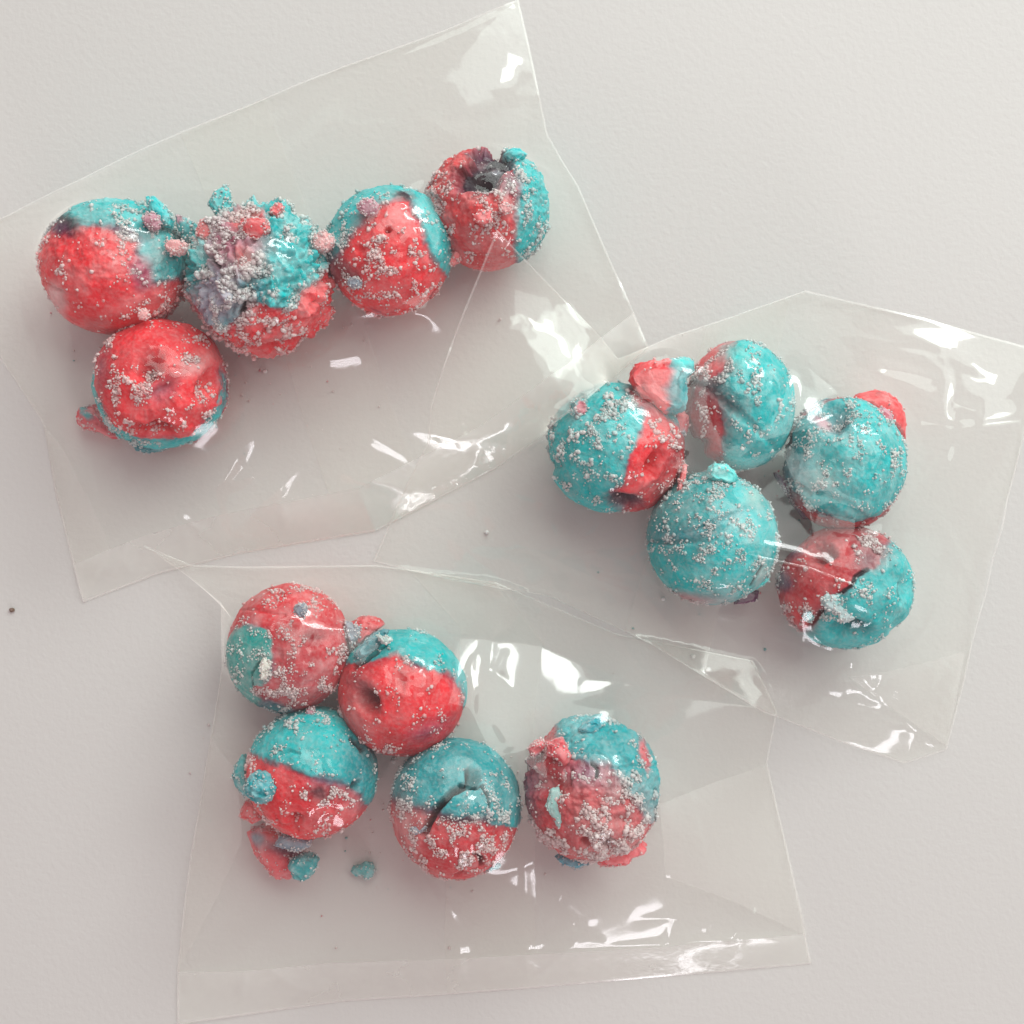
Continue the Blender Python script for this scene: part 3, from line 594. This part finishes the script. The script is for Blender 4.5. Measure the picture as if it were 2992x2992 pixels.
# ------------------------------------------------------------------ cellophane bags
CELL = 8.0; X0, Y0 = -2000.0, -2000.0; NR = int(4000/CELL)
HF = np.zeros((NR, NR))                                    # height of the films laid so far
def hf_idx(x, y): return np.clip(((x-X0)/CELL).astype(int), 0, NR-1), np.clip(((y-Y0)/CELL).astype(int), 0, NR-1)
def polyline(pts, t):
    p = np.array(pts, float); s = np.r_[0, np.cumsum(np.linalg.norm(np.diff(p, axis=0), axis=1))]; s /= s[-1]
    return np.stack([np.interp(t, s, p[:, 0]), np.interp(t, s, p[:, 1])], 1)
def coons(top, right, bottom, left, nx, ny):
    u = np.linspace(0, 1, nx); v = np.linspace(0, 1, ny)
    T = polyline(top, u)[None]; B = polyline(bottom, u)[None]; L_ = polyline(left, v)[:, None]; R_ = polyline(right, v)[:, None]
    U = u[None, :, None]; V = v[:, None, None]
    c = (1-V)*T+V*B+(1-U)*L_+U*R_
    c = c-((1-U)*(1-V)*T[:, :1]+U*(1-V)*T[:, -1:]+(1-U)*V*B[:, :1]+U*V*B[:, -1:])
    return c[..., 0], c[..., 1]
def relax(z, obst, edge, iters):
    for _ in range(iters):
        n = z.copy()
        n[1:-1, 1:-1] = 0.25*(z[:-2, 1:-1]+z[2:, 1:-1]+z[1:-1, :-2]+z[1:-1, 2:])
        z = np.maximum(n, obst)
        z[0], z[-1], z[:, 0], z[:, -1] = edge[0], edge[-1], edge[:, 0], edge[:, -1]
    return z
def drape(obst, edge):
    """A sheet stretched over the obstacles from its four edges, solved from coarse to fine."""
    ny, nx = obst.shape; z = None
    for s in (16, 8, 4, 2, 1):
        yi = np.unique(np.r_[np.arange(0, ny, s), ny-1]); xi = np.unique(np.r_[np.arange(0, nx, s), nx-1])
        o = obst[np.ix_(yi, xi)].copy()
        if s > 1:
            for k, y in enumerate(yi):
                rows = obst[max(0, y-s//2):y+s//2+1]
                o[k] = [rows[:, max(0, x-s//2):x+s//2+1].max() for x in xi]
            o = np.where(o > np.median(o)+1, o*0.97, o)
        e = edge[np.ix_(yi, xi)]
        if z is None: z0 = np.maximum(o, e)
        else:
            a = np.array([np.interp(xi, px_, row) for row in z])
            z0 = np.array([np.interp(yi, py_, a[:, j]) for j in range(a.shape[1])]).T
        z = relax(np.maximum(z0, o), o, e, 500 if s > 2 else 140)
        px_, py_ = xi, yi
    return z
def facets(X, Y, step, amp, seed, aniso=(1, 1, 0)):
    """Flat triangular facets between random points of random height: the crinkle of stiff film."""
    r = random.Random(seed); a = math.radians(aniso[2]); ca, sa = math.cos(a), math.sin(a)
    A = (X*ca+Y*sa)/aniso[0]; B = (-X*sa+Y*ca)/aniso[1]
    x0, x1, y0, y1 = A.min()-step, A.max()+step, B.min()-step, B.max()+step
    pts = []
    nx, ny = int((x1-x0)/step)+1, int((y1-y0)/step)+1
    for i in range(nx+1):
        for j in range(ny+1):
            pts.append(Vector((x0+(i+r.uniform(-.45, .45))*step, y0+(j+r.uniform(-.45, .45))*step)))
    hs = np.array([r.uniform(-1, 1) for _ in pts])
    res = delaunay_2d_cdt(pts, [], [], 0, 1e-6)
    V = np.array([v[:] for v in res[0]]); F = res[2]; H = hs[[o[0] if o else 0 for o in res[3]]]
    out = np.zeros(X.shape)
    for f in F:
        p = V[list(f)]; h = H[list(f)]
        m = (A >= p[:, 0].min()) & (A <= p[:, 0].max()) & (B >= p[:, 1].min()) & (B <= p[:, 1].max())
        if not m.any(): continue
        ys, xs = np.nonzero(m); qa, qb = A[ys, xs], B[ys, xs]
        d = (p[1, 1]-p[2, 1])*(p[0, 0]-p[2, 0])+(p[2, 0]-p[1, 0])*(p[0, 1]-p[2, 1])
        l0 = ((p[1, 1]-p[2, 1])*(qa-p[2, 0])+(p[2, 0]-p[1, 0])*(qb-p[2, 1]))/d
        l1 = ((p[2, 1]-p[0, 1])*(qa-p[2, 0])+(p[0, 0]-p[2, 0])*(qb-p[2, 1]))/d
        l2 = 1-l0-l1; k = (l0 >= -1e-6) & (l1 >= -1e-6) & (l2 >= -1e-6)
        out[ys[k], xs[k]] = l0[k]*h[0]+l1[k]*h[1]+l2[k]*h[2]
    return out*amp
def blur(z, n):
    for _ in range(n):
        p = np.pad(z, 1, mode='edge')
        z = (4*p[1:-1, 1:-1]+2*(p[:-2, 1:-1]+p[2:, 1:-1]+p[1:-1, :-2]+p[1:-1, 2:])+p[:-2, :-2]+p[2:, 2:]+p[:-2, 2:]+p[2:, :-2])/16
    return z
def grid_faces(ny, nx):
    i = np.arange(ny*nx).reshape(ny, nx)
    return np.stack([i[:-1, :-1], i[1:, :-1], i[1:, 1:], i[:-1, 1:]], -1).reshape(-1, 4)
def sheet(name, X, Y, Z, mat, parent):
    co = np.stack([X, Y, Z], -1)
    loc = np.array(parent.location)/PX
    return mesh_from(name, (co-loc).reshape(-1, 3), grid_faces(*X.shape)[:, ::1], mat, parent)

def make_bag(label, key, top, right, bottom, left, seals, ridges, creases, gussets, seed, puffs=(), lift=26, crinkle=12, folds=90):
    nx, ny = 290, 190
    px, py = coons(top, right, bottom, left, nx, ny)
    X, Y = px-CX, CY-py
    loc = np.array([X.mean(), Y.mean(), 0]); root = empty('cellophane_bag', loc, label, 'plastic bag', 'clear cellophane bags')
    i, j = hf_idx(X, Y); under = blur(HF[j, i], 2)
    r = np.random.default_rng(seed)
    # back sheet: lies on the table and on whatever film is already there
    back = under+1.2+np.abs(facets(X, Y, 190, 2.6, seed+1))
    back = np.maximum(blur(back, 1), under+0.8)
    # edges of the front sheet
    e = np.zeros((ny, nx)); tu, tv = np.linspace(0, 1, nx), np.linspace(0, 1, ny)
    def wave(t, amp, s):
        return amp*np.clip(sum(np.sin(t*2*math.pi*k*1.3+r.uniform(0, 6.3))/k for k in (1, 2, 3, 5))*0.6+0.2, 0, 2)
    amps = {s: (1.5 if s in seals else lift) for s in ('top', 'bottom', 'left', 'right')}
    taper_u = np.sin(np.pi*tu)**.5; taper_v = np.sin(np.pi*tv)**.5
    e[0] = back[0]+1.2+wave(tu, amps['top'], 1)*taper_u; e[-1] = back[-1]+1.2+wave(tu, amps['bottom'], 2)*taper_u
    e[:, 0] = back[:, 0]+1.2+wave(tv, amps['left'], 3)*taper_v; e[:, -1] = back[:, -1]+1.2+wave(tv, amps['right'], 4)*taper_v
    # what holds the front sheet up
    ob = back+1.2
    for (sx, sy, sz, rx, ry, rz, bag) in SOLIDS:
        q = ((X-sx)/(rx+9))**2+((Y-sy)/(ry+9))**2
        ob = np.where(q < 1, np.maximum(ob, sz+(rz+11)*np.sqrt(np.clip(1-q, 0, 1))), ob)
    solid = ob.copy()
    for (sx, sy, rx, ry, hh) in puffs:                      # air trapped under the film
        q = ((px-sx)/rx)**2+((py-sy)/ry)**2
        ob = np.where(q < 1, np.maximum(ob, hh*np.sqrt(np.clip(1-q, 0, 1))), ob)
    for pts in ridges:
        P = np.array(pts, float)
        for k in range(len(P)-1):
            a, c = P[k], P[k+1]; dx, dy = c[0]-a[0], c[1]-a[1]; L2 = dx*dx+dy*dy
            t = np.clip(((px-a[0])*dx+(py-a[1])*dy)/L2, 0, 1)
            d = np.hypot(px-a[0]-t*dx, py-a[1]-t*dy)
            ob = np.where(d < 8, np.maximum(ob, a[2]+t*(c[2]-a[2])), ob)
    Z = drape(ob, e)
    # crinkles and sharp creases
    edge_fade = np.minimum(np.minimum(np.arange(nx)[None, :], np.arange(nx)[::-1][None, :]), np.minimum(np.arange(ny)[:, None], np.arange(ny)[::-1][:, None]))
    fade = smooth(0, 14, edge_fade.astype(float)); slack = np.clip((Z-solid)/40, 0.22, 1)
    calm = np.ones(X.shape)
    for pts, h, w in creases:
        if h >= 20: calm *= 1-0.92*np.exp(-(seg_dist(px, py, pts)/90)**2)
    Z = Z+fade*calm*slack*(facets(X, Y, 210, crinkle, seed+2)+facets(X, Y, 120, crinkle*0.5, seed+3, (2.6, 0.8, r.uniform(0, 180)))+facets(X, Y, 60, crinkle*0.06, seed+4))
    for pts, h, w in creases:
        d = seg_dist(px, py, pts); p = np.array(pts, float); s = np.r_[0, np.cumsum(np.linalg.norm(np.diff(p, axis=0), axis=1))]
        ax = (p[-1]-p[0])/np.linalg.norm(p[-1]-p[0]); t = ((px-p[0, 0])*ax[0]+(py-p[0, 1])*ax[1])/np.linalg.norm(p[-1]-p[0])
        Z = Z+h*np.exp(-np.sqrt(d*d+25)/w)*np.clip(1.15-np.abs(2*t-1)**4, 0, 1)
    r2 = random.Random(seed+9)
    for _ in range(folds):
        u0, v0 = r2.randrange(20, nx-20), r2.randrange(15, ny-15); a, ln = r2.uniform(0, math.pi), r2.uniform(120, 520)
        p0 = np.array([px[v0, u0], py[v0, u0]]); q = np.array([math.cos(a), math.sin(a)])*ln; bend = np.array([-q[1], q[0]])*r2.uniform(-.12, .12)
        d = seg_dist(px, py, [p0, p0+q*.5+bend, p0+q]); t = ((px-p0[0])*q[0]+(py-p0[1])*q[1])/(ln*ln)
        Z = Z+fade*calm*np.clip(slack*2, 0, 1)*r2.uniform(4, 14)*np.exp(-np.sqrt(d*d+16)/r2.uniform(9, 20))*np.clip(1-np.abs(2*t-1)**2, 0, 1)
    touch = np.exp(-np.clip(Z-solid, 0, 200)/8)*(solid > back+6)
    pp = np.stack([X.ravel(), Y.ravel(), 0*X.ravel()], 1)
    Z = blur(np.maximum(Z, solid), 1)+touch*(np.abs(noise(pp/26, seed)).reshape(X.shape)*7+np.abs(noise(pp/60, seed+1)).reshape(X.shape)*7)
    Z = np.maximum(Z, back+1.0)
    sheet('back_film', X, Y, back, M_FILM, root)
    sheet('front_film', X, Y, Z, M_FILM, root)
    m0, m1 = int(nx*.425), int(nx*.575)
    sheet('centre_seam', X[:, m0:m1], Y[:, m0:m1], back[:, m0:m1]+0.5, M_SEAM, root)
    for ed in ('top', 'bottom', 'left', 'right'):
        k = {'top': np.s_[:2, :], 'bottom': np.s_[-2:, :], 'left': np.s_[:, :2], 'right': np.s_[:, -2:]}[ed]
        sheet('cut_edge', X[k], Y[k], Z[k]+1.2, M_EDGE, root)
    for s in seals:
        n = 20
        sl = {'top': np.s_[:n, :], 'bottom': np.s_[-n:, :], 'left': np.s_[:, :n], 'right': np.s_[:, -n:]}[s]
        sheet('seal_strip', X[sl], Y[sl], Z[sl]+0.7, M_SEAL, root)
    own = np.zeros((NR, NR)); np.maximum.at(own, (j.ravel(), i.ravel()), Z.ravel())
    own = blur(own, 1)
    for gp in gussets:
        gx, gy = coons(*[gp[k] for k in range(4)], 40, 60)
        GX, GY = gx-CX, CY-gy; gi, gj = hf_idx(GX, GY)
        sheet('side_gusset', GX, GY, np.maximum(own[gj, gi]*0.9, 1.5)+0.4, M_SEAM, root)
    np.maximum.at(HF, (j.ravel(), i.ravel()), Z.ravel()+0.8)
    return root

make_bag('clear cellophane bag tilted across the top of the photo, torn filled ball in its row', 'A',
    [(-190,715),(0,640),(540,385),(1000,195),(1300,90),(1515,0)],
    [(1515,0),(1560,200),(1600,400),(1690,545),(1800,800),(1895,1015)],
    [(245,1760),(466,1676),(700,1618),(1100,1552),(1450,1370),(1700,1190),(1895,1015)],
    [(-190,715),(-60,950),(130,1240),(165,1450),(245,1760)],
    ('bottom',), [[(700,1400,30),(900,1270,70),(1130,1130,110),(1340,1000,150)], [(340,1620,10),(600,1390,60)], [(130,1240,20),(330,1000,150)]],
    [([(880,1050),(1000,1075),(1110,1055)], 20, 30), ([(980,985),(1150,935),(1270,960),(1335,1010)], 26, 34), ([(1090,200),(1300,100),(1500,18)], 13, 11), ([(1500,18),(1450,70),(1385,120)], 13, 12),
     ([(440,1590),(560,1500),(700,1350)], 8, 10), ([(0,790),(120,870),(330,1000)], 7, 12), ([(345,1620),(330,1500),(310,1330)], 8, 16), ([(560,905),(330,905)], 5, 8)],
    [([(130,1240),(215,1330)], [(215,1330),(275,1450),(338,1612)], [(245,1760),(338,1612)], [(130,1240),(165,1450),(245,1760)])], 21, ((1195,890,240,200,310), (950,950,210,170,250)))
make_bag('clear cellophane bag with a flat sealed edge along the foot of the photo', 'C',
    [(430,1590),(560,1650),(700,1655),(1100,1650),(1450,1700),(1800,1850),(2200,1930)],
    [(2200,1930),(2270,2080),(2240,2225),(2300,2480),(2370,2815)],
    [(520,2992),(1000,2925),(1500,2890),(2370,2815)],
    [(430,1590),(650,1760),(650,1950),(600,2250),(560,2500),(520,2820),(520,2992)],
    ('bottom',), [[(1400,1800,30),(1390,2000,75),(1430,2170,90)], [(2240,2225,8),(2000,2230,90)], [(980,2760,10),(920,2745,26),(800,2790,8)]],
    [([(2110,2735),(2160,2690),(2210,2640)], 18, 14), ([(1660,2655),(1675,2680)], 8, 8), ([(1530,2800),(1535,2600),(1530,2400)], 6, 8), ([(520,2830),(900,2750),(1030,2785),(1270,2755),(1800,2740),(2360,2728)], 9, 12),
     ([(1380,1900),(1390,2050),(1450,2165),(1620,2100)], 16, 20), ([(1480,1880),(1430,2010),(1480,2120)], 9, 12), ([(2240,2225),(2120,2205)], 10, 9), ([(442,1591),(668,1770)], 6, 9)],
    [([(620,2150),(730,2230)], [(730,2230),(735,2420),(640,2620),(524,2830)], [(520,2850),(524,2830)], [(620,2150),(560,2500),(520,2850)]),
     ([(1900,2300),(2240,2230)], [(2240,2230),(2300,2480),(2362,2735)], [(1930,2525),(2150,2625),(2362,2735)], [(1900,2300),(1930,2525)])], 33, crinkle=6, folds=40)
make_bag('clear cellophane bag on the right with a raised corner point and glinting folds', 'B',
    [(1455,735),(1620,880),(1800,1056),(1960,985),(2130,930),(2350,850),(2700,930),(3050,1030)],
    [(3050,1030),(2960,1400),(2890,1640),(2815,2000),(2765,2190)],
    [(1090,1640),(1300,1690),(1600,1740),(1900,1880),(2224,2077),(2450,2165),(2640,2230),(2765,2190)],
    [(1455,735),(1340,1000),(1270,1190),(1255,1300),(1160,1480),(1090,1640)],
    (), [[(2060,1600,408),(2280,1650,392),(2490,1726,374)], [(1150,1620,10),(1600,1590,110),(1900,1600,220)], [(2765,2190,6),(2600,2070,60),(2440,1930,150)], [(2640,1245,120),(2760,1262,110),(2992,1235,50)], [(1460,740,330),(1400,870,220),(1340,1010,140)], [(1770,1607,60),(2000,1760,120),(2125,1862,60)], [(2300,1000,140),(2560,1080,120),(2720,1130,90)]],
    [([(2075,1603),(2280,1648),(2475,1722)], 44, 38), ([(2440,1930),(2600,2080),(2765,2190)], 14, 12), ([(2640,1245),(2760,1262),(2992,1235)], 16, 12), ([(2740,1190),(2840,1215)], 26, 26), ([(2520,1085),(2620,1100),(2720,1125)], 16, 14),
     ([(1455,745),(1400,870),(1340,1000)], 22, 16), ([(1520,950),(1570,1010)], 8, 8), ([(2280,2090),(2320,2055),(2380,2035)], 14, 10), ([(2420,1925),(2460,1945)], 18, 14), ([(2915,1580),(2930,1620)], 16, 12),
     ([(1350,1595),(1700,1600),(1980,1575)], 12, 12), ([(1770,1607),(1950,1730),(2125,1862)], 9, 9), ([(2350,1020),(2385,1045)], 16, 12), ([(1090,1640),(1180,1470),(1260,1300)], 8, 9), ([(1460,740),(1640,900),(1800,1050)], 9, 10)],
    [([(2440,1960),(2815,1900)], [(2815,1900),(2765,2180)], [(2440,1960),(2600,2070),(2765,2180)], [(2440,1960),(2440,1961)])], 47, lift=34)
